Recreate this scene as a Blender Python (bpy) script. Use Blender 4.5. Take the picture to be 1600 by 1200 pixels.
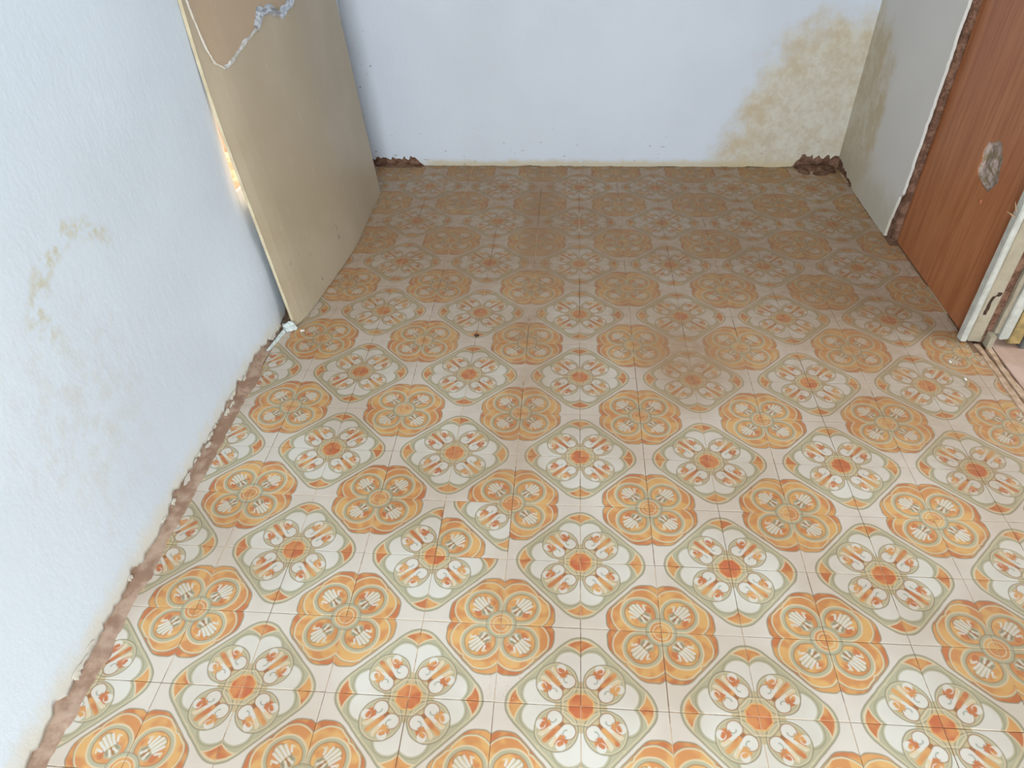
import bpy, bmesh, math, random
from mathutils import Vector, Matrix, noise as mnoise

for o in list(bpy.data.objects):
    bpy.data.objects.remove(o)
SC = bpy.context.scene
COL = SC.collection
random.seed(7)

# ------------------------------------------------------------------ camera
FPX, PITCH, YAW, ROLL = 1112.6, 0.6916, -0.0918, -0.0324
cam_d = bpy.data.cameras.new('camera')
cam_d.sensor_width = 36.0
cam_d.lens = FPX / 1600 * 36
cam_d.clip_start = 0.02
cam = bpy.data.objects.new('camera', cam_d)
COL.objects.link(cam)
fwd = Vector((math.sin(YAW) * math.cos(PITCH), math.cos(YAW) * math.cos(PITCH), -math.sin(PITCH)))
r0 = Vector((math.cos(YAW), -math.sin(YAW), 0))
u0 = r0.cross(fwd)
rt = math.cos(ROLL) * r0 + math.sin(ROLL) * u0
up = -math.sin(ROLL) * r0 + math.cos(ROLL) * u0
M = Matrix((rt, up, -fwd)).transposed().to_4x4()
M.translation = (-0.0615, -0.7922, 1.6159)
cam.matrix_world = M
SC.camera = cam

# ------------------------------------------------------------------ world, light, exposure
w = bpy.data.worlds.new('world')
SC.world = w
w.use_nodes = True
w.node_tree.nodes['Background'].inputs[0].default_value = (0.75, 0.87, 1.0, 1)
w.node_tree.nodes['Background'].inputs[1].default_value = 0.7

def area(name, loc, direction, sx, sy, power, col):
    d = bpy.data.lights.new(name, 'AREA')
    d.shape = 'RECTANGLE'
    d.size, d.size_y = sx, sy
    d.energy = power
    d.color = col
    o = bpy.data.objects.new(name, d)
    COL.objects.link(o)
    o.location = loc
    o.rotation_euler = Vector(direction).to_track_quat('-Z', 'Y').to_euler()
    return o

WIN_X0, WIN_X1, WIN_Z0, WIN_Z1 = -1.08, 0.82, 0.75, 2.25
FRONT_Y = -3.1
area('window_daylight', ((WIN_X0 + WIN_X1) / 2, FRONT_Y - 0.12, (WIN_Z0 + WIN_Z1) / 2), (0, 1, -0.12),
     WIN_X1 - WIN_X0, WIN_Z1 - WIN_Z0, 180, (0.905, 0.96, 1.0))
area('hall_daylight', (2.55, 0.9, 1.5), (-1, 0, -0.25), 1.2, 1.5, 25, (0.95, 0.97, 1.0))
area('board_glow_lamp', (-1.66, 1.70, 0.98), (1, -0.05, -0.5), 0.30, 0.30, 15, (1.0, 0.80, 0.62))  # added warm lamp outside the left wall, makes the glow at the board edge

vs = SC.view_settings
vs.view_transform = 'Standard'
vs.look = 'None'
vs.gamma = 1.0
vs.use_curve_mapping = False
vs.exposure = 0.0
cy_set = SC.cycles
cy_set.max_bounces = 3
cy_set.diffuse_bounces = 2
cy_set.use_light_tree = False
cy_set.glossy_bounces = 2
cy_set.transmission_bounces = 1

# ------------------------------------------------------------------ helpers
def lin(r, g, b):
    def f(c):
        c /= 255.0
        return c / 12.92 if c <= 0.04045 else ((c + 0.055) / 1.055) ** 2.4
    return (f(r), f(g), f(b), 1.0)

class NT:
    """small expression helper on a node tree"""
    def __init__(s, mat):
        mat.use_nodes = True
        s.mat = mat
        s.t = mat.node_tree
        s.bsdf = s.t.nodes['Principled BSDF']
    def put(s, inp, v):
        if isinstance(v, V):
            s.t.links.new(v.s, inp)
        else:
            inp.default_value = v
    def m(s, op, *a):
        n = s.t.nodes.new('ShaderNodeMath')
        n.operation = op
        for i, x in enumerate(a):
            s.put(n.inputs[i], x)
        return V(s, n.outputs[0])
    def mix(s, a, b, f):
        n = s.t.nodes.new('ShaderNodeMix')
        n.data_type = 'RGBA'
        s.put(n.inputs[0], f)
        s.put(n.inputs[6], a)
        s.put(n.inputs[7], b)
        return V(s, n.outputs[2])
    def mul_col(s, a, b, f=1.0):
        n = s.t.nodes.new('ShaderNodeMix')
        n.data_type = 'RGBA'
        n.blend_type = 'MULTIPLY'
        s.put(n.inputs[0], f)
        s.put(n.inputs[6], a)
        s.put(n.inputs[7], b)
        return V(s, n.outputs[2])
    def step(s, x, lo, hi, a=0.0, b=1.0):
        n = s.t.nodes.new('ShaderNodeMapRange')
        n.interpolation_type = 'SMOOTHSTEP'
        s.put(n.inputs[0], x)
        for i, v in enumerate((lo, hi, a, b)):
            s.put(n.inputs[i + 1], v)
        return V(s, n.outputs[0])
    def inside(s, d, e=0.009):
        return s.step(d, -e, e, 1.0, 0.0)
    def xyz(s, sock):
        n = s.t.nodes.new('ShaderNodeSeparateXYZ')
        s.t.links.new(sock, n.inputs[0])
        return [V(s, n.outputs[i]) for i in range(3)]
    def vec(s, x, y, z=0.0):
        n = s.t.nodes.new('ShaderNodeCombineXYZ')
        for i, v in enumerate((x, y, z)):
            s.put(n.inputs[i], v)
        return V(s, n.outputs[0])
    def pos(s):
        n = s.t.nodes.new('ShaderNodeNewGeometry')
        return V(s, n.outputs['Position'])
    def noise(s, vec, scale, detail=3.0, rough=0.55, col=False, dist=0.0):
        n = s.t.nodes.new('ShaderNodeTexNoise')
        if vec is not None:
            s.put(n.inputs['Vector'], vec)
        n.inputs['Scale'].default_value = scale
        n.inputs['Detail'].default_value = detail
        n.inputs['Roughness'].default_value = rough
        n.inputs['Distortion'].default_value = dist
        return V(s, n.outputs[1 if col else 0])
    def vscale(s, vec, x, y, z):
        n = s.t.nodes.new('ShaderNodeVectorMath')
        n.operation = 'MULTIPLY'
        s.put(n.inputs[0], vec)
        n.inputs[1].default_value = (x, y, z)
        return V(s, n.outputs[0])
    def bump(s, h, strength=0.3, dist=0.01):
        n = s.t.nodes.new('ShaderNodeBump')
        n.inputs['Strength'].default_value = strength
        n.inputs['Distance'].default_value = dist
        s.put(n.inputs['Height'], h)
        s.t.links.new(n.outputs[0], s.bsdf.inputs['Normal'])
    def finish(s, col, rough=0.6, spec=0.4):
        s.put(s.bsdf.inputs['Base Color'], col)
        s.put(s.bsdf.inputs['Roughness'], rough)
        s.put(s.bsdf.inputs['Specular IOR Level'], spec)
        return s.mat

class V:
    def __init__(s, n, sock):
        s.n, s.s = n, sock
    def __add__(s, o): return s.n.m('ADD', s, o)
    __radd__ = __add__
    def __sub__(s, o): return s.n.m('SUBTRACT', s, o)
    def __rsub__(s, o): return s.n.m('SUBTRACT', o, s)
    def __mul__(s, o): return s.n.m('MULTIPLY', s, o)
    __rmul__ = __mul__
    def max(s, o): return s.n.m('MAXIMUM', s, o)
    def min(s, o): return s.n.m('MINIMUM', s, o)
    def smax(s, o, k): return s.n.m('SMOOTH_MAX', s, o, k)
    def smin(s, o, k): return s.n.m('SMOOTH_MIN', s, o, k)
    def abs(s): return s.n.m('ABSOLUTE', s)

def new_mat(name):
    return NT(bpy.data.materials.new(name))

def length(n, x, y):
    return n.m('SQRT', x * x + y * y)

def disc(n, x, y, cx, cy, r):
    return length(n, x - cx, y - cy) - r

def capsule(n, x, y, ax, ay, bx, by, r):
    dx, dy = bx - ax, by - ay
    l2 = dx * dx + dy * dy
    px, py = x - ax, y - ay
    h = n.m('MINIMUM', n.m('MAXIMUM', px * (dx / l2) + py * (dy / l2), 0.0), 1.0)
    return length(n, px - h * dx, py - h * dy) - r

# ------------------------------------------------------------------ materials
def tile_material():
    n = new_mat('printed_floor_tile')
    uvn = n.t.nodes.new('ShaderNodeUVMap')
    uvn.uv_map = 'UVMap'
    u, v, _ = n.xyz(uvn.outputs[0])
    oi = n.t.nodes.new('ShaderNodeObjectInfo')
    rnd = V(n, oi.outputs['Random'])
    P = n.pos()
    # slightly uneven hand of the print
    wob = n.noise(n.vec(u + rnd * 9.0, v, rnd * 31.0), 7.0, 1.0, 0.5, col=True)
    wx, wy, _ = n.xyz(wob.s)
    u = u + (wx - 0.5) * 0.016
    v = v + (wy - 0.5) * 0.016
    tint = n.noise(n.vec(u + rnd * 17.0, v - rnd * 5.0, rnd * 13.0), 4.5, 1.0)
    tmask = n.step(tint, 0.40, 0.60)

    cream = lin(224, 216, 205)
    olive = lin(156, 150, 126)
    sage = lin(188, 184, 156)
    pale = lin(224, 208, 174)
    tan = lin(204, 188, 150)
    white = lin(226, 223, 214)
    red = lin(206, 112, 72)
    brown = lin(166, 116, 78)
    grey = lin(170, 176, 164)
    orange = n.mix(lin(222, 168, 108), lin(204, 128, 84), tmask)
    amber = n.mix(lin(228, 182, 118), lin(215, 152, 98), tmask)

    R2 = 0.70710678
    # ---------- medallion A, quarter with its centre at uv (0,0)
    a, b = u.max(v), u.min(v)
    dsum = (u + v - 1.0) * R2
    dA = dsum.smax(a - 0.880, 0.15)
    col = n.mix(cream, olive, n.inside(dA))
    col = n.mix(col, sage, n.inside(dA + 0.014))
    col = n.mix(col, pale, n.inside((dA + 0.034).abs() - 0.004))
    # orange wedge in each point
    lobe = disc(n, a, b, 0.50, 0.135, 0.165).smin(disc(n, a, b, 0.38, 0.05, 0.13), 0.03)
    wedge = (dA + 0.05).max(0.045 + b * 0.30 - lobe)
    col = n.mix(col, pale, n.inside(wedge - 0.018))
    col = n.mix(col, orange, n.inside(wedge))
    col = n.mix(col, olive, n.inside(lobe - 0.030))
    col = n.mix(col, sage, n.inside(lobe - 0.022))
    col = n.mix(col, white, n.inside(lobe))
    # tan ground round the middle
    rA = length(n, u, v)
    col = n.mix(col, tan, n.inside(rA - 0.30, 0.012))
    # the ringed circle
    dc = disc(n, u, v, 0.277, 0.277, 0.252)
    col = n.mix(col, olive, n.inside(dc))
    col = n.mix(col, pale, n.inside(dc + 0.016))
    col = n.mix(col, sage, n.inside(dc + 0.027))
    col = n.mix(col, tan, n.inside(dc + 0.055, 0.02))
    s = (u + v) * R2 - 0.392
    t = ((u - v) * R2).abs()
    col = n.mix(col, orange, n.inside(disc(n, s, t, 0.04, 0.12, 0.075)))
    col = n.mix(col, brown, n.inside(disc(n, s, t, -0.082, 0.104, 0.094)))
    col = n.mix(col, white, n.inside(disc(n, s, t, -0.080, 0.104, 0.084)))
    ring = ((disc(n, s, t, -0.052, 0.112, 0.040)).abs() - 0.008).max(t - s * 0.9 - 0.165)
    col = n.mix(col, grey, n.inside(ring))
    col = n.mix(col, orange, n.inside(capsule(n, s, t, 0.005, 0.115, 0.105, 0.105, 0.026)))
    col = n.mix(col, white, n.inside(capsule(n, s, t, -0.045, 0.045, 0.150, 0.076, 0.020)))
    col = n.mix(col, pale, n.inside(capsule(n, s, t, 0.07, 0.060, 0.165, 0.092, 0.017)))
    col = n.mix(col, brown, n.inside(capsule(n, s, t, -0.10, 0.0, 0.06, 0.0, 0.020)))
    col = n.mix(col, orange, n.inside(capsule(n, s, t, -0.03, 0.0, 0.175, 0.0, 0.028)))
    hook = disc(n, s, t, 0.088, 0.160, 0.056)
    col = n.mix(col, white, n.inside(hook))
    col = n.mix(col, orange, n.inside(capsule(n, s, t, 0.055, 0.148, 0.088, 0.138, 0.024)))

    # octagon in the middle
    oc = a.max((u + v) * R2)
    col = n.mix(col, pale, n.inside((oc - 0.205).abs() - 0.006))
    col = n.mix(col, olive, n.inside((oc - 0.225).abs() - 0.005))
    col = n.mix(col, lin(230, 188, 128), n.inside(oc - 0.155))
    col = n.mix(col, n.mix(lin(204, 116, 78), lin(218, 148, 96), tmask), n.inside(oc - 0.138))

    # ---------- medallion B, quarter with its centre at uv (1,1)
    p, q = 1.0 - u, 1.0 - v
    a, b = p.max(q), p.min(q)
    notch = n.m('MAXIMUM', 1.0 - b * 11.0, 0.0)
    am = a + notch * notch * 0.045
    dB = (am - 0.672).smax((p + q - 0.935) * R2, 0.10)
    col = n.mix(col, olive, n.inside(dB - 0.008))
    col = n.mix(col, orange, n.inside(dB + 0.006))
    arc2 = length(n, a - 0.36, b - 0.20) - 0.245
    arc2 = arc2.max(dB + 0.03)
    col = n.mix(col, olive, n.inside(arc2 - 0.018))
    col = n.mix(col, pale, n.inside(arc2 - 0.010))
    col = n.mix(col, amber, n.inside(arc2 + 0.008))
    dc = disc(n, p, q, 0.245, 0.245, 0.252)
    col = n.mix(col, pale, n.inside(dc))
    col = n.mix(col, sage, n.inside(dc + 0.020))
    col = n.mix(col, brown, n.inside(dc + 0.056))
    col = n.mix(col, amber, n.inside(dc + 0.064))
    s = (p + q) * R2 - 0.346
    t = ((p - q) * R2).abs()
    col = n.mix(col, sage, n.inside(disc(n, s, t, -0.060, 0.0, 0.095), 0.02))
    col = n.mix(col, orange, n.inside(capsule(n, s, t, -0.045, 0.118, 0.000, 0.105, 0.036)))
    col = n.mix(col, brown, n.inside(capsule(n, s, t, -0.02, 0.0, 0.10, 0.0, 0.074)), )
    col = n.mix(col, tan, n.inside(capsule(n, s, t, -0.02, 0.0, 0.10, 0.0, 0.066)))
    col = n.mix(col, white, n.inside(capsule(n, s, t, 0.000, 0.020, 0.138, 0.024, 0.014)))
    col = n.mix(col, white, n.inside(capsule(n, s, t, -0.010, 0.052, 0.112, 0.072, 0.014)))
    col = n.mix(col, brown, n.inside(capsule(n, s, t, -0.120, 0.0, -0.030, 0.0, 0.011)))
    col = n.mix(col, white, n.inside(capsule(n, s, t, -0.115, 0.040, -0.050, 0.020, 0.011)))
    col = n.mix(col, olive, n.inside(capsule(n, s, t, -0.085, 0.066, -0.030, 0.046, 0.011)))
    col = n.mix(col, white, n.inside(capsule(n, s, t, 0.000, 0.088, 0.056, 0.122, 0.013)))
    col = n.mix(col, pale, n.inside(capsule(n, s, t, 0.056, 0.122, 0.030, 0.142, 0.012)))
    rB = length(n, p, q)
    col = n.mix(col, olive, n.inside(rB - 0.195))
    col = n.mix(col, sage, n.inside(rB - 0.183))
    col = n.mix(col, pale, n.inside(rB - 0.150))
    col = n.mix(col, amber, n.inside(rB - 0.136))
    col = n.mix(col, pale, n.inside((rB - 0.098).abs() - 0.007))

    # ---------- wear: glaze tone, chips, brown grime trodden into the far half of the room
    x, y, z = n.xyz(P.s)
    gl = n.noise(P, 2.3, 3.0)
    col = n.mul_col(col, n.mix(lin(236, 226, 216), lin(255, 252, 248), n.step(gl, 0.35, 0.65)))
    big = n.noise(P, 1.7, 4.0, 0.6)
    fine = n.noise(P, 26.0, 4.0, 0.65)
    far = n.step(y + (big - 0.5) * 0.9 + x * 0.20, 0.25, 2.3)
    blob = n.step(length(n, (x - 0.40) * 1.3, y - 1.30) + (fine - 0.5) * 0.25, 0.06, 0.40, 0.42, 0.0)
    lane = n.step((x + 0.19).abs() + (fine - 0.5) * 0.10, 0.0, 0.12, 0.40, 0.0) * n.step(y, 0.05, 0.8) * n.step(big, 0.35, 0.6)
    grime = n.m('MINIMUM', (far * 0.68 + blob + lane) * n.step(fine, 0.15, 0.75, 0.62, 1.1), 0.78)
    col = n.mix(col, lin(164, 128, 92), grime)
    chip = n.step(n.noise(P, 120.0, 2.0, 0.7), 0.60, 0.66) * n.step(length(n, (x + 0.18) * 2.2, y - 0.12), 0.02, 0.22, 1.0, 0.0)
    col = n.mix(col, lin(206, 176, 156), chip)
    rough = n.step(grime, 0.0, 0.5, 0.34, 0.62) + (fine - 0.5) * 0.10
    n.bump(n.noise(P, 60.0, 2.0), 0.06, 0.002)
    return n.finish(col, rough, 0.45)

def grout_material():
    n = new_mat('floor_grout')
    P = n.pos()
    a = n.noise(P, 3.2, 3.0)
    b = n.noise(P, 40.0, 3.0)
    col = n.mix(lin(140, 110, 88), lin(228, 198, 162), n.step(a + (b - 0.5) * 0.3, 0.44, 0.56))
    return n.finish(col, 0.85, 0.1)

def mortar_material(name, c1, c2, scale=18.0, bump=0.5):
    n = new_mat(name)
    P = n.pos()
    a = n.noise(P, scale, 5.0, 0.65)
    b = n.noise(P, scale * 4, 3.0)
    col = n.mix(c1, c2, n.step(a + (b - 0.5) * 0.3, 0.35, 0.65))
    n.bump(a + b * 0.4, bump, 0.006)
    return n.finish(col, 0.9, 0.1)

def plaster_material(name, base, stain=None):
    n = new_mat(name)
    P = n.pos()
    x, y, z = n.xyz(P.s)
    big = n.noise(P, 1.3, 3.0)
    col = n.mix(base, tuple(c * 0.93 for c in base[:3]) + (1.0,), n.step(big, 0.35, 0.7))
    if stain:
        col = stain(n, col, P, x, y, z)
    tr = n.noise(n.vscale(P, 1.0, 1.0, 0.55), 22.0, 4.0, 0.6)
    pit = n.noise(P, 75.0, 3.0, 0.6)
    n.bump(tr + pit * 0.35, 0.18, 0.006)
    return n.finish(col, 0.62, 0.25)

def stain_left(n, col, P, x, y, z):
    w = n.noise(P, 6.0, 4.0, 0.6)
    w2 = n.noise(P, 18.0, 4.0, 0.65)
    d = length(n, (y - 0.60) * 1.0, (z - 0.70) * 1.15)
    arc = n.step((d - 0.165 + (w - 0.5) * 0.14).abs(), 0.0, 0.045, 1.0, 0.0) * n.step(z + (0.5 - y) * 0.3, 0.62, 0.78) * n.step(w2, 0.42, 0.62)
    col = n.mix(col, lin(206, 196, 150), arc * 0.7)
    patch = n.step(length(n, y - 0.42, (z - 0.45) * 0.8) + (w - 0.5) * 0.3, 0.0, 0.36, 1.0, 0.0) * n.step(w2, 0.40, 0.7)
    col = n.mix(col, lin(212, 198, 172), patch * 0.30)
    # creamy old limewash where the skirting was torn off
    low = n.step(z + (w2 - 0.5) * 0.10, 0.02, 0.10, 1.0, 0.0)
    return n.mix(col, lin(230, 223, 204), low * 0.75)

def damp(n, col, d, w2, w3):
    body = n.step(d + (w3 - 0.5) * 0.16, 0.80, 1.08, 1.0, 0.0)
    rim = n.step((d - 0.88).abs(), 0.0, 0.20, 1.0, 0.0)
    mott = n.step(w2 + (w3 - 0.5) * 0.5, 0.30, 0.70)
    col = n.mix(col, n.mix(lin(222, 214, 192), lin(204, 186, 150), mott), body * 0.80)
    return n.mix(col, lin(208, 186, 142), rim * body * n.step(w2, 0.35, 0.65) * 0.55)

def stain_back(n, col, P, x, y, z):
    w = n.noise(P, 5.0, 4.0, 0.6)
    w2 = n.noise(P, 11.0, 4.0, 0.65)
    w3 = n.noise(P, 45.0, 3.0, 0.6)
    d = length(n, (x - 1.42) * (1 / 0.68), (z - 0.02) * (1 / 0.78)) + (w - 0.5) * 0.50
    col = damp(n, col, d, w2, w3)
    foot = n.step(z + (w2 - 0.5) * 0.05, 0.012, 0.050, 1.0, 0.0) * n.step(x, -0.95, -0.8)
    col = n.mix(col, lin(206, 190, 150), foot * 0.75)
    spot = n.step(n.noise(n.vscale(P, 1.0, 1.0, 2.5), 30.0, 2.0), 0.70, 0.74) * n.step(z, 0.02, 0.30, 1.0, 0.0)
    spot2 = n.step(n.noise(P, 42.0, 2.0), 0.69, 0.74) * n.step(x, -1.15, -0.95, 1.0, 0.0)
    return n.mix(col, lin(136, 120, 112), spot.max(spot2) * 0.7)

def stain_right(n, col, P, x, y, z):
    w = n.noise(P, 5.0, 4.0, 0.6)
    w2 = n.noise(P, 11.0, 4.0, 0.65)
    w3 = n.noise(P, 45.0, 3.0, 0.6)
    d = length(n, (y - 3.12) * (1 / 0.46), (z - 0.22) * (1 / 0.62)) + (w - 0.5) * 0.70
    col = damp(n, col, d, w2, w3)
    foot = n.step(z + (w2 - 0.5) * 0.16, 0.06, 0.26, 1.0, 0.0)
    return n.mix(col, lin(206, 196, 172), foot * 0.75)

def board_material(name, c1, c2):
    n = new_mat(name)
    P = n.pos()
    x, y, z = n.xyz(P.s)
    a = n.noise(P, 2.2, 3.0)
    col = n.mix(c1, c2, n.step(a, 0.35, 0.65))
    sm = n.noise(n.vscale(P, 1, 5.0, 2.0), 6.0, 3.0)
    col = n.mix(col, lin(214, 200, 176), n.step(sm, 0.62, 0.80, 0.0, 0.30))
    spots = n.step(n.noise(P, 24.0, 2.0), 0.66, 0.74) * n.step(z, 0.05, 0.45, 1.0, 0.0)
    col = n.mix(col, lin(134, 118, 104), spots * 0.6)
    n.bump(n.noise(P, 9.0, 2.0), 0.10, 0.004)
    return n.finish(col, 0.42, 0.4)

def wood_material():
    n = new_mat('orange_door_veneer')
    P = n.pos()
    g = n.noise(n.vscale(P, 3.0, 3.0, 0.22), 9.0, 4.0, 0.6, dist=0.4)
    f = n.noise(n.vscale(P, 30.0, 30.0, 0.9), 8.0, 2.0, 0.5)
    col = n.mix(lin(176, 108, 68), lin(194, 128, 84), n.step(g, 0.35, 0.65))
    col = n.mul_col(col, n.mix(lin(240, 232, 226), lin(255, 255, 255), n.step(f, 0.3, 0.6)))
    return n.finish(col, 0.38, 0.4)

def plain(name, c1, c2, scale=30.0, rough=0.7, spec=0.3, bump=0.2, metal=0.0):
    n = new_mat(name)
    P = n.pos()
    a = n.noise(P, scale, 4.0, 0.6)
    n.bump(a, bump, 0.004)
    n.bsdf.inputs['Metallic'].default_value = metal
    return n.finish(n.mix(c1, c2, n.step(a, 0.35, 0.65)), rough, spec)

MAT = {
    'tile': tile_material(),
    'grout': grout_material(),
    'mortar': mortar_material('brown_mortar', lin(158, 128, 108), lin(190, 164, 144), 9.0),
    'dark_mortar': mortar_material('dark_mortar', lin(102, 74, 60), lin(146, 112, 92), 26.0),
    'plaster_left': plaster_material('plaster_left', lin(228, 240, 251), stain_left),
    'plaster_back': plaster_material('plaster_back', lin(224, 232, 242), stain_back),
    'plaster_right': plaster_material('plaster_right', lin(236, 232, 224), stain_right),
    'plaster': plaster_material('plaster_plain', lin(228, 230, 232)),
    'board': board_material('beige_board', lin(184, 169, 142), lin(194, 180, 156)),
    'board_in': board_material('torn_board_core', lin(186, 163, 134), lin(190, 168, 142)),
    'board_edge': plain('board_edge', lin(214, 202, 172), lin(198, 184, 154), 20.0, 0.6),
    'flake': plain('torn_paper_lip', lin(236, 236, 234), lin(190, 188, 182), 60.0, 0.5, 0.4, 0.5),
    'foil': plain('crumpled_foil', lin(232, 236, 242), lin(176, 182, 190), 50.0, 0.28, 0.5, 0.8, 0.6),
    'wood': wood_material(),
    'filler': plain('door_core_filler', lin(196, 176, 168), lin(150, 134, 108), 45.0, 0.9, 0.1, 0.8),
    'white_paint': plain('white_frame_paint', lin(208, 208, 198), lin(190, 190, 180), 25.0, 0.45),
    'cream_paint': plain('cream_frame_paint', lin(180, 170, 148), lin(166, 156, 134), 18.0, 0.5),
    'yellow_paint': plain('yellow_frame_paint', lin(190, 162, 106), lin(146, 128, 86), 24.0, 0.6),
    'grey_paint': plain('grey_frame_paint', lin(112, 112, 108), lin(84, 82, 80), 24.0, 0.6),
    'strip': plain('threshold_wood', lin(212, 184, 156), lin(182, 150, 120), 28.0, 0.7),
    'pink': plain('pink_screed', lin(214, 186, 168), lin(200, 168, 148), 9.0, 0.75),
    'chalk': plain('plaster_crumb', lin(226, 234, 232), lin(200, 212, 208), 60.0, 0.85, 0.1, 0.6),
    'bright_chip': plain('glazed_chip', lin(250, 244, 238), lin(240, 230, 222), 60.0, 0.3),
    'dark_chip': plain('dark_crumb', lin(84, 62, 48), lin(58, 42, 34), 60.0, 0.8),
    'rust': plain('rusty_fixing', lin(200, 130, 96), lin(170, 96, 64), 60.0, 0.5),
    'limewash': plain('limewash_flake', lin(232, 226, 210), lin(218, 212, 202), 30.0, 0.8, 0.1),
    'frame_white': plain('window_frame_paint', lin(232, 232, 230), lin(222, 222, 220), 10.0, 0.4),
}

# ------------------------------------------------------------------ mesh building
def box(bm, x0, x1, y0, y1, z0, z1):
    vs_ = [bm.verts.new(c) for c in ((x0, y0, z0), (x1, y0, z0), (x1, y1, z0), (x0, y1, z0),
                                     (x0, y0, z1), (x1, y0, z1), (x1, y1, z1), (x0, y1, z1))]
    for f in ((3, 2, 1, 0), (4, 5, 6, 7), (0, 1, 5, 4), (1, 2, 6, 5), (2, 3, 7, 6), (3, 0, 4, 7)):
        bm.faces.new([vs_[i] for i in f])
    return vs_

def link(name, me, mat=None, parent=None, smooth=False):
    if isinstance(me, bmesh.types.BMesh):
        bm = me
        bmesh.ops.recalc_face_normals(bm, faces=bm.faces)
        me = bpy.data.meshes.new(name)
        bm.to_mesh(me)
        bm.free()
    if mat is not None and not me.materials:
        me.materials.append(MAT[mat])
    if smooth:
        for p in me.polygons:
            p.use_smooth = True
    o = bpy.data.objects.new(name, me)
    COL.objects.link(o)
    if parent:
        o.parent = parent
    return o

def struct(o, label, cat):
    o['kind'] = 'structure'
    o['label'] = label
    o['category'] = cat
    return o

def tag(o, label, cat, group=None):
    o['label'] = label
    o['category'] = cat
    if group:
        o['group'] = group
    return o

def prism(bm, pts, to3, depth):
    """extrude a 2D outline: to3(p, k) with k 0..1 gives the 3D point"""
    f0 = [bm.verts.new(to3(p, 0)) for p in pts]
    f1 = [bm.verts.new(to3(p, 1)) for p in pts]
    bm.faces.new(f0)
    bm.faces.new(f1[::-1])
    k = len(pts)
    for i in range(k):
        bm.faces.new((f0[i], f0[(i + 1) % k], f1[(i + 1) % k], f1[i]))

def ragged(a, b, step, fn, rng):
    """points from a to b with heights fn(t) and jitter"""
    out = []
    k = max(2, int((b - a) / step))
    for i in range(k + 1):
        t = a + (b - a) * i / k
        if 0 < i < k:
            t += rng.uniform(-0.35, 0.35) * step
        out.append((t, fn(t, rng)))
    return out

# ------------------------------------------------------------------ dimensions
XL, XR, YB, H = -1.225, 1.40, 3.075, 2.60
TILE = 0.2
TILE_L = -1.176

# ------------------------------------------------------------------ floor and tiles
bm = bmesh.new()
box(bm, -1.40, 1.46, FRONT_Y - 0.15, YB + 0.15, -0.12, -0.0016)
floor = link('floor', bm, 'grout')
struct(floor, 'patterned tile floor of orange and green medallions on cream', 'floor')

def tile_mesh(poly, cx, cy, rot):
    """poly: outline in metres (world); centre and quarter turn give the uv"""
    bm = bmesh.new()
    uvl = bm.loops.layers.uv.new('UVMap')
    ins = 0.0009
    mx = sum(p[0] for p in poly) / len(poly)
    my = sum(p[1] for p in poly) / len(poly)
    def shrink(p, d):
        return (p[0] - math.copysign(min(d, abs(p[0] - mx)), p[0] - mx), p[1] - math.copysign(min(d, abs(p[1] - my)), p[1] - my))
    top = [bm.verts.new((*shrink(p, ins), 0.0)) for p in poly]
    mid = [bm.verts.new((*p, -0.0005)) for p in poly]
    bot = [bm.verts.new((*p, -0.0016)) for p in poly]
    k = len(poly)
    bm.faces.new(top)
    for i in range(k):
        j = (i + 1) % k
        bm.faces.new((mid[i], mid[j], top[j], top[i]))
        bm.faces.new((bot[i], bot[j], mid[j], mid[i]))
    c, s = math.cos(-rot), math.sin(-rot)
    for f in bm.faces:
        for l in f.loops:
            dx, dy = (l.vert.co.x - cx) / TILE, (l.vert.co.y - cy) / TILE
            l[uvl].uv = (c * dx - s * dy + 0.5, s * dx + c * dy + 0.5)
    me = bpy.data.meshes.new('tile')
    bm.to_mesh(me)
    bm.free()
    me.materials.append(MAT['tile'])
    return me

hg = TILE / 2 - 0.0009
full_mesh = tile_mesh([(-hg, -hg), (hg, -hg), (hg, hg), (-hg, hg)], 0, 0, 0.0)
rng = random.Random(3)
FLIPPED = {(-2, 2)}

def tile_rot(i, j):
    ai, aj = i % 2, j % 2                    # corner of the tile where medallion A sits
    r = {(0, 0): 0.0, (1, 0): math.pi / 2, (1, 1): math.pi, (0, 1): -math.pi / 2}[(ai, aj)]
    return r + (math.pi if (i, j) in FLIPPED else 0.0)

def right_bound(j):
    y = j * TILE
    if y >= 2.19:
        return 1.398
    if y >= 1.39:
        return 1.437
    return 1.452

for j in range(-2, 16):
    for i in range(-6, 8):
        cx, cy = (i + 0.5) * TILE, (j + 0.5) * TILE
        x0, x1, y0, y1 = cx - hg, cx + hg, cy - hg, cy + hg
        c0, c1, d1 = max(x0, TILE_L), min(x1, right_bound(j)), min(y1, YB - 0.001)
        if c1 - c0 < 0.004 or d1 - y0 < 0.004:
            continue
        rot = tile_rot(i, j)
        if (c0, c1, d1) == (x0, x1, y1):
            o = link('tile', full_mesh, parent=floor)
            o.location = (cx + rng.uniform(-.0003, .0003), cy + rng.uniform(-.0003, .0003), rng.uniform(-0.0002, 0.0002))
            o.rotation_euler = (rng.uniform(-.0012, .0012), rng.uniform(-.0012, .0012), rot + rng.uniform(-.002, .002))
        else:
            me = tile_mesh([(c0 - cx, y0 - cy), (c1 - cx, y0 - cy), (c1 - cx, d1 - cy), (c0 - cx, d1 - cy)], 0, 0, rot)
            o = link('tile', me, parent=floor)
            o.location = (cx, cy, rng.uniform(-0.0002, 0.0002))
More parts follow.
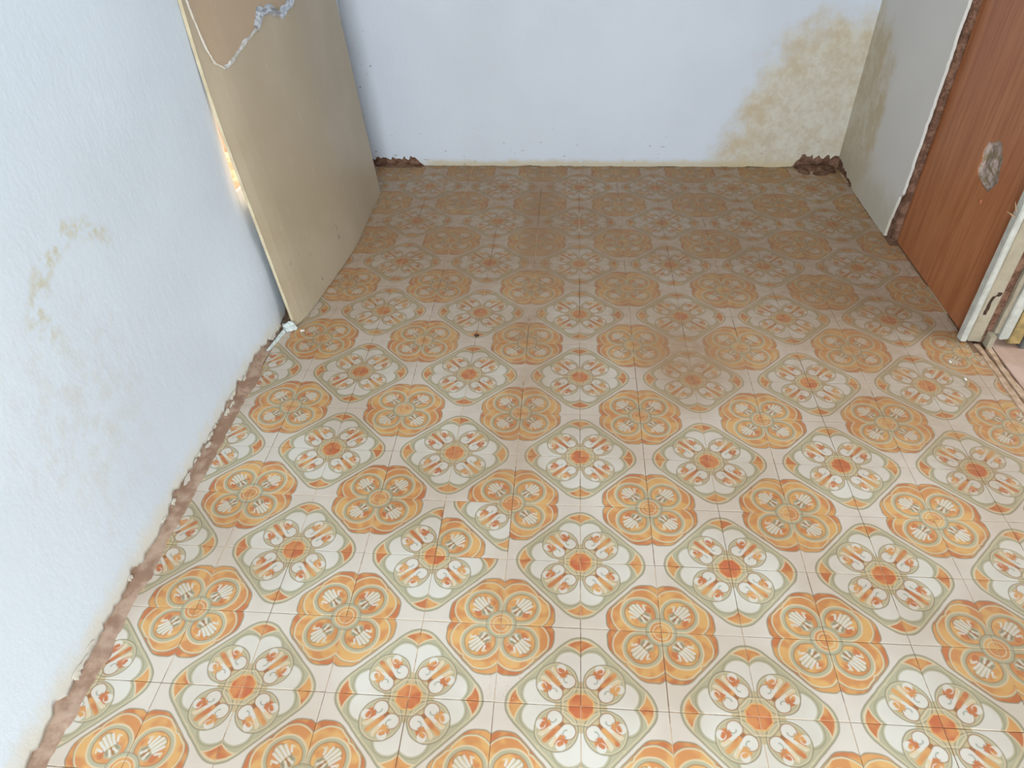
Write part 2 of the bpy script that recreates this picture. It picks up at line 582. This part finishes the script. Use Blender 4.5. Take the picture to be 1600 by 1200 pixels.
# the same paving goes on behind the camera: one joined part
bm = bmesh.new()
uvl = bm.loops.layers.uv.new('UVMap')
for j in range(-15, -2):
    for i in range(-6, 7):
        cx, cy, rot = (i + 0.5) * TILE, (j + 0.5) * TILE, tile_rot(i, j)
        vv = [bm.verts.new((max(cx + a * hg, TILE_L), cy + b * hg, 0)) for a, b in ((-1, -1), (1, -1), (1, 1), (-1, 1))]
        f = bm.faces.new(vv)
        c, s = math.cos(-rot), math.sin(-rot)
        for l in f.loops:
            dx, dy = (l.vert.co.x - cx) / TILE, (l.vert.co.y - cy) / TILE
            l[uvl].uv = (c * dx - s * dy + 0.5, s * dx + c * dy + 0.5)
o = link('tile_paving', bm, 'tile', floor)
o['kind'] = 'stuff'

# bare mortar bed between the last tiles and the left wall, where the skirting stood
bm = bmesh.new()
rng = random.Random(11)
rows = []
y = FRONT_Y
while y < YB - 0.01:
    n1 = mnoise.noise((y * 7.0, 1.3, 0.2))
    n2 = mnoise.noise((y * 23.0, 4.3, 0.7))
    xe = TILE_L + 0.008 + 0.012 * n1 + 0.009 * n2 + rng.uniform(-0.002, 0.002)
    if y > 1.2:
        xe -= 0.012
    rows.append([bm.verts.new(p) for p in ((XL - 0.0055, y, 0.060), (XL + 0.014, y, 0.050), (XL + 0.0215, y, 0.008 + 0.003 * n1),
                                           (xe - 0.012, y, 0.006 + 0.002 * n2), (xe, y, 0.0002))])
    y += 0.012
for r1, r2 in zip(rows, rows[1:]):
    for k in range(4):
        bm.faces.new((r1[k], r1[k + 1], r2[k + 1], r2[k]))
o = link('mortar_bed', bm, 'mortar', floor, smooth=True)
o['label'] = 'bare brown mortar strip along the left wall'

# ------------------------------------------------------------------ left wall (with an added hole behind the board for the edge glow)
HY0, HY1, HZ0, HZ1 = 1.495, 1.86, 0.56, 0.90  # added opening, sized so the glow lamp leaks out beside the board
Y0 = FRONT_Y - 0.15
PT = 0.012
PL = 0.006
bm = bmesh.new()
box(bm, -1.42, XL - PL, Y0, HY0, -0.12, H)
box(bm, -1.42, XL - PL, HY1, YB + 0.15, -0.12, H)
box(bm, -1.42, XL - PL, HY0, HY1, -0.12, HZ0)
box(bm, -1.42, XL - PL, HY0, HY1, HZ1, H)
wall_left = link('wall_left', bm, 'mortar')
struct(wall_left, 'white rough plastered left wall with torn lower edge', 'wall')

rng = random.Random(5)
def low_left(t, r):
    base = (0.013 if t < 0.5 or t > 1.36 else 0.026) + 0.008 * mnoise.noise((t * 6.0, 0.4, 9.1))
    spike = 0.030 * max(0.0, mnoise.noise((t * 19.0, 3.0, 1.0)))
    return max(0.003, base + spike + r.uniform(-0.007, 0.007))
bm = bmesh.new()
def to_left(p, k): return (XL - PL * k, p[0], p[1])
def flare(y, z):
    k = max(0.0, min(1.0, (1.455 - y) / 0.06))
    q = max(0.0, 1.0 - z / 0.40)
    # the plaster swells out to meet the near edge of the leaning board
    r_ = max(0.0, min(1.0, (y - 0.92) / 0.54))
    swell = min(0.040, max(0.0, (-1.128 - 0.092 * z) - 0.014 - XL))
    f_ = max(0.0, min(1.0, (0.60 - z) / 0.42))
    swell *= f_ * f_ * (3 - 2 * f_)
    return max(0.024 * k * q * q, swell * r_ * r_ * (3 - 2 * r_))
def strip_left(a, b, z1):
    pts = ragged(a, b, 0.011, low_left, rng)
    cols = []
    for (y, zb) in pts:
        zs = [zb, zb + 0.012] + [z for z in (0.10, 0.17, 0.25, 0.33, 0.40, 0.48, 0.56, 0.64, 0.72, 0.80, 0.90) if z < z1 - 0.01] + [z1]
        cols.append([bm.verts.new((XL - PL, y, zb))] + [bm.verts.new((XL + flare(y, z), y, z)) for z in zs] + [bm.verts.new((XL - PL, y, z1))])
    for c1_, c2_ in zip(cols, cols[1:]):
        for i in range(len(c1_) - 1):
            bm.faces.new((c1_[i], c2_[i], c2_[i + 1], c1_[i + 1]))
strip_left(Y0, HY0, H)
strip_left(HY1, YB, H)
strip_left(HY0, HY1, HZ0)
prism(bm, [(HY0, HZ1), (HY1, HZ1), (HY1, H), (HY0, H)], to_left, PT)
o = link('plaster', bm, 'plaster_left', wall_left, smooth=True)
# loose flakes of paint and plaster hanging over the bare strip
rng = random.Random(31)
for q in range(24):
    y = rng.choice((rng.uniform(-0.2, 1.45), rng.uniform(0.6, 1.45)))
    l, h = rng.uniform(0.008, 0.026), rng.uniform(0.004, 0.011)
    z = 0.022 + rng.uniform(-0.010, 0.010)
    pts = [(-l, 0.3 * h), (-0.4 * l, -h * rng.uniform(0.4, 1)), (0.1 * l, -0.3 * h), (0.5 * l, -h * rng.uniform(0.5, 1.2)), (l, 0.1 * h), (0.4 * l, h), (-0.5 * l, 0.9 * h)]
    bm = bmesh.new()
    prism(bm, pts, lambda p, k: (0.0015 - 0.0013 * k + 0.004 * max(0.0, -p[1] / 0.018), p[0], p[1]), 0.001)
    o = link('plaster_flake', bm, 'limewash', wall_left)
    o.location = (XL + 0.0002 + flare(y, z - 0.01), y, z)

# ------------------------------------------------------------------ back wall
bm = bmesh.new()
box(bm, -1.42, 1.75, YB + PT, YB + 0.15, -0.12, H)
wall_back = link('wall_back', bm, 'dark_mortar')
struct(wall_back, 'white back wall with a yellow damp stain in the right corner', 'wall')
rng = random.Random(9)
def low_back(t, r):
    if t < -0.88:
        k = min(1.0, (-0.88 - t) / 0.04)
        return 0.004 + k * (0.040 + 0.012 * mnoise.noise((t * 30, 2, 2)) + r.uniform(-0.014, 0.016))
    if t > 1.165:
        k = min(1.0, (t - 1.165) / 0.03)
        return 0.004 + k * (0.055 + 0.014 * mnoise.noise((t * 30, 2, 2)) + r.uniform(-0.014, 0.016))
    return max(-0.001, 0.0005 + 0.005 * mnoise.noise((t * 9, 5, 2)) + r.uniform(-0.002, 0.002))
bm = bmesh.new()
prism(bm, ragged(XL, XR, 0.013, low_back, rng) + [(XR, H), (XL, H)], lambda p, k: (p[0], YB + PT * k, p[1]), PT)
link('plaster', bm, 'plaster_back', wall_back)

# mud and crumbled mortar heaped in both back corners
def heap(name, x0, x1, y0, y1, h, seed, parent):
    bm = bmesh.new()
    nx, ny = 22, 10
    g = []
    for a in range(nx + 1):
        row = []
        for b in range(ny + 1):
            x = x0 + (x1 - x0) * a / nx
            y = y0 + (y1 - y0) * b / ny
            e = min(1.0, 3.0 * min(a, nx - a) / nx) * (b / ny)
            z = h * e * (0.55 + 0.75 * mnoise.noise((x * 22, y * 22, seed))) - 0.0014
            row.append(bm.verts.new((x, y, max(z, -0.0014))))
        g.append(row)
    for a in range(nx):
        for b in range(ny):
            bm.faces.new((g[a][b], g[a + 1][b], g[a + 1][b + 1], g[a][b + 1]))
    return link(name, bm, 'dark_mortar', parent, smooth=True)
heap('mortar_rubble', -1.17, -0.86, YB - 0.035, YB + 0.006, 0.030, 4.0, wall_back)
heap('mortar_rubble', 1.17, 1.395, YB - 0.12, YB + 0.006, 0.034, 8.0, wall_back)

# ------------------------------------------------------------------ right wall, door opening and doorway
DY0, DY1, DH = 1.50, 2.245, 2.05      # opening filled by the orange door
PY0 = 0.50                            # near side of the open doorway
bm = bmesh.new()
box(bm, XR + PT, 1.62, DY1, YB + PT, -0.12, H)
box(bm, XR + PT, 1.62, PY0, DY1, DH, H)
box(bm, XR + PT, 1.62, Y0, PY0, -0.12, H)
wall_right = link('wall_right', bm, 'dark_mortar')
struct(wall_right, 'white right wall with damp yellowed foot beside the orange door', 'wall')
rng = random.Random(21)
bm = bmesh.new()
def side_edge(z, r):
    return DY1 + 0.004 + 0.012 * max(0.0, mnoise.noise((z * 14.0, 3.3, 7.7))) + r.uniform(-0.002, 0.004) + (0.022 if z < 0.22 else 0.0) + (0.014 if z < 0.10 else 0.0)
edge = [(side_edge(z, rng), z) for z in [0.004 + k * 0.02 for k in range(128)]]
foot = [(t, h) for t, h in ragged(edge[0][0] + 0.01, YB, 0.014,
        lambda t, r: (0.0005 + r.uniform(0, 0.003)) if t < 2.78 else 0.012 + (t - 2.78) * 0.16 + r.uniform(-0.01, 0.012), rng)]
outline = foot + [(YB, H)] + [(edge[-1][0], H)] + edge[::-1]
prism(bm, outline, lambda p, k: (XR + PT * k, p[0], p[1]), PT)
prism(bm, [(PY0, DH), (DY1 + 0.004, DH), (DY1 + 0.004, H), (PY0, H)], lambda p, k: (XR + PT * k, p[0], p[1]), PT)
prism(bm, [(Y0, 0.003), (PY0, 0.003), (PY0, H), (Y0, H)], lambda p, k: (XR + PT * k, p[0], p[1]), PT)
link('plaster', bm, 'plaster_right', wall_right)
# crumbling reveal between plaster and door
bm = bmesh.new()
g = []
for a in range(60):
    z = DH * a / 59
    row = []
    for b in range(5):
        x = XR + PT + 0.0005 + 0.030 * b / 4
        y = DY1 - 0.002 - 0.010 * (0.4 + mnoise.noise((x * 40, z * 26, 2.2)))
        row.append(bm.verts.new((x, y, z)))
    g.append(row)
for a in range(59):
    for b in range(4):
        bm.faces.new((g[a][b], g[a][b + 1], g[a + 1][b + 1], g[a + 1][b]))
link('reveal', bm, 'dark_mortar', wall_right, smooth=True)

# ------------------------------------------------------------------ ceiling, front wall with window, hall beyond the doorway
bm = bmesh.new()
box(bm, -1.42, 2.75, Y0, YB + 0.15, H, H + 0.12)
struct(link('ceiling', bm, 'plaster'), 'plain white ceiling above the tiled room', 'ceiling')
bm = bmesh.new()
box(bm, XL - PT, WIN_X0, Y0, FRONT_Y, -0.12, H)
box(bm, WIN_X1, XR + PT, Y0, FRONT_Y, -0.12, H)
box(bm, WIN_X0, WIN_X1, Y0, FRONT_Y, -0.12, WIN_Z0)
box(bm, WIN_X0, WIN_X1, Y0, FRONT_Y, WIN_Z1, H)
struct(link('wall_front', bm, 'plaster'), 'white wall with the window behind the viewer', 'wall')
win = bpy.data.objects.new('window_1', None)
COL.objects.link(win)
win.location = ((WIN_X0 + WIN_X1) / 2, FRONT_Y - 0.05, WIN_Z0)
struct(win, 'white framed window that lights the tiled room', 'window')
wh, ww = WIN_Z1 - WIN_Z0, (WIN_X1 - WIN_X0) / 2
for x0, x1, z0, z1 in ((-ww, ww, 0, 0.05), (-ww, ww, wh - 0.05, wh), (-ww, -ww + 0.05, 0.05, wh - 0.05), (ww - 0.05, ww, 0.05, wh - 0.05), (-0.025, 0.025, 0.05, wh - 0.05)):
    bm = bmesh.new()
    box(bm, x0, x1, -0.02, 0.02, z0, z1)
    link('frame_bar', bm, 'frame_white', win)
bm = bmesh.new()
box(bm, 1.522, 2.75, 0.0, 2.2, -0.12, -0.004)
struct(link('floor_hall', bm, 'pink'), 'bare pinkish screed floor beyond the right doorway', 'floor')
bm = bmesh.new()
box(bm, 2.75, 2.87, -0.12, 2.32, -0.12, H)
box(bm, 1.62, 2.75, 2.2, 2.32, -0.12, H)
box(bm, 1.62, 2.75, -0.12, 0.0, -0.12, H)
struct(link('wall_hall', bm, 'plaster'), 'white walls of the hall beyond the right doorway', 'wall')

# ------------------------------------------------------------------ orange door with the broken lock hole
HOLE = [(1.846, 0.612), (1.815, 0.622), (1.790, 0.640), (1.757, 0.640), (1.735, 0.612), (1.716, 0.600), (1.706, 0.560),
        (1.690, 0.528), (1.706, 0.500), (1.722, 0.476), (1.760, 0.478), (1.790, 0.486), (1.826, 0.492), (1.845, 0.515),
        (1.838, 0.545), (1.852, 0.572)]
DX, DT = 1.440, 0.042
door = bpy.data.objects.new('door_1', None)
COL.objects.link(door)
door.location = (DX, DY1, 0.0)
struct(door, 'orange brown veneered door with a broken hole at lock height', 'door')
dz0, dz1, dy0, dy1 = 0.004, 2.03, DY0 + 0.002, DY1 - 0.012
bm = bmesh.new()
def dv(y, z, x=0.0): return bm.verts.new((x, y - DY1, z))
outer = [dv(dy0, dz0), dv(dy1, dz0), dv(dy1, dz1), dv(dy0, dz1)]
inner = [dv(y, z) for y, z in HOLE]
es = []
for loop in (outer, inner):
    for i in range(len(loop)):
        es.append(bm.edges.new((loop[i], loop[(i + 1) % len(loop)])))
bmesh.ops.triangle_fill(bm, use_beauty=True, use_dissolve=False, edges=es)
rng = random.Random(2)
deep = [bm.verts.new((0.003, v_.co.y + rng.uniform(-.002, .002), v_.co.z + rng.uniform(-.002, .002))) for v_ in inner]
k = len(inner)
for i in range(k):
    bm.faces.new((inner[i], inner[(i + 1) % k], deep[(i + 1) % k], deep[i]))
back = [bm.verts.new((DT, v_.co.y, v_.co.z)) for v_ in outer]
for i in range(4):
    bm.faces.new((outer[i], outer[(i + 1) % 4], back[(i + 1) % 4], back[i]))
bm.faces.new(back)
leaf = link('leaf', bm, 'wood', door)
# crumbled core seen in the hole
bm = bmesh.new()
cy_, cz_ = sum(p[0] for p in HOLE) / k, sum(p[1] for p in HOLE) / k
rings = []
for s_, dp in ((1.0, 0.003), (0.84, 0.013), (0.62, 0.010), (0.40, 0.012), (0.18, 0.008)):
    row = []
    for (y, z) in HOLE:
        yy, zz = cy_ + (y - cy_) * s_, cz_ + (z - cz_) * s_
        row.append(bm.verts.new((dp - (0.009 * mnoise.noise((yy * 30, zz * 30, 1.0)) if s_ < 1 else 0), yy - DY1, zz)))
    rings.append(row)
for r1, r2 in zip(rings, rings[1:]):
    for i in range(k):
        bm.faces.new((r1[i], r1[(i + 1) % k], r2[(i + 1) % k], r2[i]))
bm.faces.new(rings[-1])
o = link('exposed_core', bm, 'filler', door)
o['label'] = 'grey pink crumbled core in the broken lock hole'
bm = bmesh.new()
bmesh.ops.create_icosphere(bm, subdivisions=2, radius=0.009)
bmesh.ops.scale(bm, verts=bm.verts, vec=(0.5, 0.9, 1.2))
o = link('fixing', bm, 'rust', door, smooth=True)
o.location = (-0.002, 1.739 - DY1, 0.432)
o['label'] = 'small orange fixing under the broken hole'

# ------------------------------------------------------------------ stripped door frame on the near side of the door
frame = bpy.data.objects.new('door_frame', None)
COL.objects.link(frame)
frame.location = (1.45, 1.475, 0)
tag(frame, 'stripped layered door frame, white, brown and yellow, beside the orange door', 'door frame')

def post(name, mat, x0, x1, y0, y1, z0, z1, seed, wob=0.002, parent=frame):
    bm = bmesh.new()
    g = []
    nz = 40
    for a in range(nz + 1):
        z = z0 + (z1 - z0) * a / nz
        ring = []
        ch = min(0.004, (x1 - x0) * 0.2, (y1 - y0) * 0.2)
        for q, (x, y) in enumerate(((x0 + ch, y0), (x1 - ch, y0), (x1, y0 + ch), (x1, y1 - ch), (x1 - ch, y1), (x0 + ch, y1), (x0, y1 - ch), (x0, y0 + ch))):
            d = wob * mnoise.noise((x * 20, z * 16 + seed, y * 20 + q))
            zz = z + (0.012 * mnoise.noise((x * 60, y * 60, seed)) if a == 0 else 0)
            ring.append(bm.verts.new((x + d - 1.45, y + d - 1.475, zz)))
        g.append(ring)
    for a in range(nz):
        for q in range(8):
            bm.faces.new((g[a][q], g[a][(q + 1) % 8], g[a + 1][(q + 1) % 8], g[a + 1][q]))
    bm.faces.new(g[0])
    bm.faces.new(g[-1])
    o = link(name, bm, mat, parent)
    return o
post('jamb_bead', 'white_paint', 1.408, 1.430, 1.455, 1.492, 0.006, DH, 1.0)['label'] = 'bright white bead on the room side'
jamb = post('jamb_board', 'cream_paint', 1.431, 1.482, 1.458, 1.498, 0.012, DH, 2.0)
jamb['label'] = 'cream jamb board with a dark lock slot'
post('rebate_core', 'dark_mortar', 1.483, 1.514, 1.468, 1.500, -0.003, DH, 3.0, 0.006)['label'] = 'brown mortar in the gap between the boards'
post('inner_stop', 'cream_paint', 1.515, 1.532, 1.455, 1.498, 0.050, DH, 4.0, 0.003)
post('outer_board', 'white_paint', 1.533, 1.568, 1.445, 1.498, 0.030, DH, 5.0, 0.003)['label'] = 'white outer board, broken off above the floor'
post('yellow_lining', 'yellow_paint', 1.569, 1.612, 1.440, 1.498, 0.012, DH, 6.0, 0.003)['label'] = 'yellowed lining board'
post('grey_lining', 'grey_paint', 1.613, 1.680, 1.435, 1.498, -0.002, DH, 7.0, 0.003)
post('broken_foot', 'cream_paint', 1.492, 1.512, 1.425, 1.466, -0.001, 0.05, 8.0, 0.005)['label'] = 'broken whitish stump at the foot of the frame'
# dark slot of the removed strike plate, with its tail
for y0, z0, z1, xo, wd in ((1.4565, 0.128, 0.206, 1.448, 0.011), (1.4565, 0.206, 0.222, 1.466, 0.014)):
    bm = bmesh.new()
    rngs = random.Random(int(z0 * 1000))
    left = [(xo - wd / 2 + rngs.uniform(-.0025, .0025) + (z - z0) * 0.08, z) for z in [z0 + (z1 - z0) * i / 6 for i in range(7)]]
    right = [(x + wd + rngs.uniform(-.0025, .0025), z) for x, z in left][::-1]
    prism(bm, left + right, lambda p, kk: (p[0] - 1.45, y0 - 1.475 + 0.004 * kk, p[1]), 0.004)
    o = link('lock_slot', bm, 'dark_chip', jamb)
# splinter standing off the bead
bm = bmesh.new()
def spike(bm, a, b, r):
    a, b = Vector(a), Vector(b)
    d = (b - a).normalized()
    e1 = d.orthogonal().normalized()
    e2 = d.cross(e1)
    ring = [bm.verts.new(a + (e1 * math.cos(t) + e2 * math.sin(t)) * r) for t in (0, 1.57, 3.14, 4.71)]
    tip = bm.verts.new(b)
    for i in range(4):
        bm.faces.new((ring[i], ring[(i + 1) % 4], tip))
    bm.faces.new(ring)
spike(bm, (-0.032, 0.0, 0.500), (-0.075, 0.0, 0.522), 0.006)
spike(bm, (-0.034, 0.004, 0.506), (-0.056, 0.01, 0.555), 0.006)
link('splinter', bm, 'strip', frame)['label'] = 'pale wood splinter sticking out towards the door'

# ------------------------------------------------------------------ threshold of the open doorway
thr = bpy.data.objects.new('trim_1', None)
COL.objects.link(thr)
thr.location = (1.488, 0.95, 0)
struct(thr, 'broken pale threshold strips between the tiles and pink hall floor', 'threshold')
def sill(x0, x1, y0, y1, z, seed, mat):
    bm = bmesh.new()
    k = 34
    rr = []
    for a in range(k + 1):
        y = y0 + (y1 - y0) * a / k
        w1 = 0.006 * mnoise.noise((y * 16, seed, 0.3)) + 0.003 * mnoise.noise((y * 50, seed, 0.9))
        w2 = 0.006 * mnoise.noise((y * 14, seed, 5.3)) + 0.003 * mnoise.noise((y * 50, seed, 6.9))
        zz = z + 0.003 * mnoise.noise((y * 20, seed, 2.0))
        rr.append([bm.verts.new((x - 1.488, y - 0.95, h)) for x, h in ((x0 + w1, -0.012), (x0 + w1, zz), (x1 + w2, zz - 0.002), (x1 + w2, -0.012))])
    for a in range(k):
        for q in range(3):
            bm.faces.new((rr[a][q], rr[a][q + 1], rr[a + 1][q + 1], rr[a + 1][q]))
    bm.faces.new(rr[0]); bm.faces.new(rr[-1])
    return link('threshold_strip', bm, mat, thr)
sill(1.4565, 1.478, PY0, 1.452, 0.004, 3.0, 'strip')
sill(1.490, 1.510, PY0, 1.430, 0.003, 9.0, 'strip')
bm = bmesh.new()
box(bm, 1.461 - 1.488, 1.53 - 1.488, PY0 - 0.95, 1.50 - 0.95, -0.06, -0.010)
link('mortar_bed', bm, 'dark_mortar', thr)

# ------------------------------------------------------------------ beige board leaning against the left wall
BY = [1.475, 1.555, 1.93, 2.13, 2.70]
BX = [-1.128, -1.099, -1.056, -1.040, -1.049]
def lerp(t, xs, ys):
    if t <= xs[0]: return ys[0]
    for i in range(len(xs) - 1):
        if t <= xs[i + 1]:
            f = (t - xs[i]) / (xs[i + 1] - xs[i])
            return ys[i] + f * (ys[i + 1] - ys[i])
    return ys[-1]
BTH = 0.010
def board_x(y, z):
    xb = (lerp(y - 0.05, BY, BX) + lerp(y, BY, BX) + lerp(y + 0.05, BY, BX)) / 3 if 1.53 < y < 2.65 else lerp(y, BY, BX)
    x = xb - lerp(y, [1.475, 2.7], [0.092, 0.076]) * z
    kk, m = 0.02, XL + BTH + 0.002
    h = max(kk - abs(x - m), 0) / kk
    return max(x, m) + h * h * kk / 4
board = bpy.data.objects.new('leaning_board', None)
COL.objects.link(board)
board.location = (-1.08, 2.08, 0)
OB = Vector((-1.08, 2.08, 0))
tag(board, 'large beige board leaning against the left wall, surface torn near the top', 'board')
bm = bmesh.new()
NY, NZ = 30, 44
BH = 1.92
def bz(a, y):
    z = 0.003 + (BH - 0.003) * a / NZ
    if a == 0:
        z += 0.006 * abs(mnoise.noise((y * 11, 3.0, 1.0))) + 0.004 * abs(mnoise.noise((y * 40, 3.0, 1.0)))
    return z
fr, bk = [], []
for a in range(NZ + 1):
    r1, r2 = [], []
    for b in range(NY + 1):
        y = 1.475 + 1.225 * b / NY
        z = bz(a, y)
        x = board_x(y, z)
        r1.append(bm.verts.new(Vector((x, y, z)) - OB))
        r2.append(bm.verts.new(Vector((x - BTH, y, z)) - OB))
    fr.append(r1); bk.append(r2)
for a in range(NZ):
    for b in range(NY):
        bm.faces.new((fr[a][b], fr[a][b + 1], fr[a + 1][b + 1], fr[a + 1][b]))
        bm.faces.new((bk[a][b], bk[a + 1][b], bk[a + 1][b + 1], bk[a][b + 1]))
    bm.faces.new((fr[a][0], fr[a + 1][0], bk[a + 1][0], bk[a][0]))
    bm.faces.new((fr[a][NY], bk[a][NY], bk[a + 1][NY], fr[a + 1][NY]))
for b in range(NY):
    bm.faces.new((fr[0][b], bk[0][b], bk[0][b + 1], fr[0][b + 1]))
    bm.faces.new((fr[NZ][b], fr[NZ][b + 1], bk[NZ][b + 1], bk[NZ][b]))
sheet = link('sheet', bm, 'board', board)
# pale cut edge facing the viewer
bm = bmesh.new()
rows = []
for a in range(NZ + 1):
    z = 0.006 + (BH - 0.006) * a / NZ
    x = board_x(1.475, z)
    rows.append([bm.verts.new(Vector(p) - OB) for p in ((x - BTH, 1.4745, z), (x - BTH, 1.4705, z), (x + 0.001, 1.4705, z), (x + 0.001, 1.4745, z))])
for r1, r2 in zip(rows, rows[1:]):
    for q in range(4):
        bm.faces.new((r1[q], r1[(q + 1) % 4], r2[(q + 1) % 4], r2[q]))
bm.faces.new(rows[0]); bm.faces.new(rows[-1])
link('edge_band', bm, 'board_edge', board)['label'] = 'thin pale yellow edge of the board'
# torn patch: browner core framed by a V of lifted paper
TEAR_L = [(1.497, 1.30), (1.497, 1.168), (1.505, 1.122), (1.512, 1.076), (1.520, 1.022), (1.536, 0.980), (1.575, 0.951)]
TEAR_R = [(1.575, 0.951), (1.624, 0.961), (1.723, 0.989), (1.830, 1.010), (1.882, 1.049), (1.955, 1.046), (2.020, 1.012), (2.151, 1.035), (2.26, 1.10)]
def on_board(y, z, off): return Vector((board_x(y, z) + off, y, z)) - OB
bm = bmesh.new()
tops = []
for (y, z) in TEAR_L[1:] + TEAR_R[1:]:
    zt = 1.34
    col_ = [bm.verts.new(on_board(y, z + (zt - z) * i / 6, 0.0012)) for i in range(7)]
    tops.append(col_)
for c1_, c2_ in zip(tops, tops[1:]):
    for i in range(6):
        bm.faces.new((c1_[i], c2_[i], c2_[i + 1], c1_[i + 1]))
o = link('torn_patch', bm, 'board_in', board)
o['label'] = 'browner patch where the face paper is torn off'

def ribbon(name, pts, w0, mat, seed, lift, label):
    """crumpled lip along a line on the board"""
    bm = bmesh.new()
    fine = []
    for (p, q) in zip(pts, pts[1:]):
        for i in range(6):
            f = i / 6
            fine.append((p[0] + (q[0] - p[0]) * f, p[1] + (q[1] - p[1]) * f))
    fine.append(pts[-1])
    rows = []
    for i, (y, z) in enumerate(fine):
        p, q = fine[max(0, i - 1)], fine[min(len(fine) - 1, i + 1)]
        ty, tz = q[0] - p[0], q[1] - p[1]
        l = math.hypot(ty, tz) or 1
        ny_, nz_ = -tz / l, ty / l
        wv = w0 * (0.75 + 0.7 * mnoise.noise((i * 0.37, seed, 0.5)))
        j = 0.35 * w0 * mnoise.noise((i * 0.5, seed, 4.0))
        row = []
        for s_, h_ in ((-1, 0.0), (-0.45, 0.8), (0.1, 0.35), (0.5, 1.0), (1, 0.0)):
            hh = 0.0016 + lift * h_ * (0.6 + 0.9 * abs(mnoise.noise((i * 0.9, s_ * 3, seed))))
            row.append(bm.verts.new(on_board(y + ny_ * (s_ * wv + j), z + nz_ * (s_ * wv + j), hh)))
        rows.append(row)
    for r1, r2 in zip(rows, rows[1:]):
        for q in range(4):
            bm.faces.new((r1[q], r1[q + 1], r2[q + 1], r2[q]))
    o = link(name, bm, mat, board)
    o['label'] = label
ribbon('torn_lip', TEAR_L[1:], 0.0045, 'limewash', 1.0, 0.003, 'thin pale torn paper edge, left arm of the V')
ribbon('torn_lip', TEAR_R[:4] , 0.0085, 'flake', 5.0, 0.007, 'white curled torn paper edge, right arm of the V')
ribbon('torn_lip', TEAR_R[3:], 0.020, 'foil', 8.0, 0.013, 'silvery crumpled flap at the top of the tear')

# ------------------------------------------------------------------ plaster lump and crumbs on the floor
def lump(name, loc, size, mat, seed, label, cat, group=None, sub=3, rough=0.35, flat=True):
    bm = bmesh.new()
    bmesh.ops.create_icosphere(bm, subdivisions=sub, radius=1.0)
    for v_ in bm.verts:
        c = v_.co.copy()
        f = 1 + rough * mnoise.noise(c * 1.7 + Vector((seed, 0, 0))) + rough * 0.5 * mnoise.noise(c * 4.5 + Vector((0, seed, 0)))
        v_.co = Vector((c.x * size[0], c.y * size[1], c.z * size[2])) * f
        if v_.co.z < 0 and flat:
            v_.co.z *= 0.25
    zmin = min(v_.co.z for v_ in bm.verts)
    for v_ in bm.verts:
        v_.co.z -= zmin
    o = link(name, bm, mat)
    o.location = loc
    return tag(o, label, cat, group)
lump('plaster_lump', (-1.148, 1.452, 0.0005), (0.030, 0.017, 0.026), 'chalk', 3.1,
     'pale greenish plaster lump at the near foot of the beige board', 'plaster lump', rough=0.5)
# smear of plaster running from the lump along the mortar strip
bm = bmesh.new()
line = [(-1.164, 1.432), (-1.169, 1.405), (-1.173, 1.375), (-1.178, 1.345), (-1.182, 1.318), (-1.187, 1.300)]
rows = []
for i, (x, y) in enumerate(line):
    wv = 0.007 * (1 - i / 6.5)
    rows.append([bm.verts.new(p) for p in ((x - wv, y, 0.0075), (x - wv * 0.4, y, 0.0125), (x + wv * 0.5, y, 0.011), (x + wv, y, 0.0006))])
for r1, r2 in zip(rows, rows[1:]):
    for q in range(3):
        bm.faces.new((r1[q], r1[q + 1], r2[q + 1], r2[q]))
tag(link('plaster_smear', bm, 'chalk'), 'thin white plaster smear trailing from the lump along the mortar strip', 'plaster smear')
lump('glazed_chip', (-1.093, 1.446, 0.0004), (0.011, 0.007, 0.005), 'bright_chip', 6.0,
     'shiny white chip on the tiles beside the plaster lump', 'chip', sub=1)
lump('glazed_chip', (1.329, 1.338, 0.0004), (0.005, 0.008, 0.004), 'bright_chip', 7.0,
     'tiny white chip on the tiles, nearer the door frame', 'chip', sub=1)
lump('glazed_chip', (1.343, 1.241, 0.0004), (0.005, 0.009, 0.004), 'bright_chip', 8.0,
     'tiny bright chip on the tiles beside the pale threshold strips', 'chip', sub=1)
lump('mortar_crumb', (-0.398, 1.437, 0.0004), (0.012, 0.009, 0.006), 'dark_chip', 9.0,
     'dark mortar crumb on a medallion in the middle of the floor', 'crumb', sub=1)
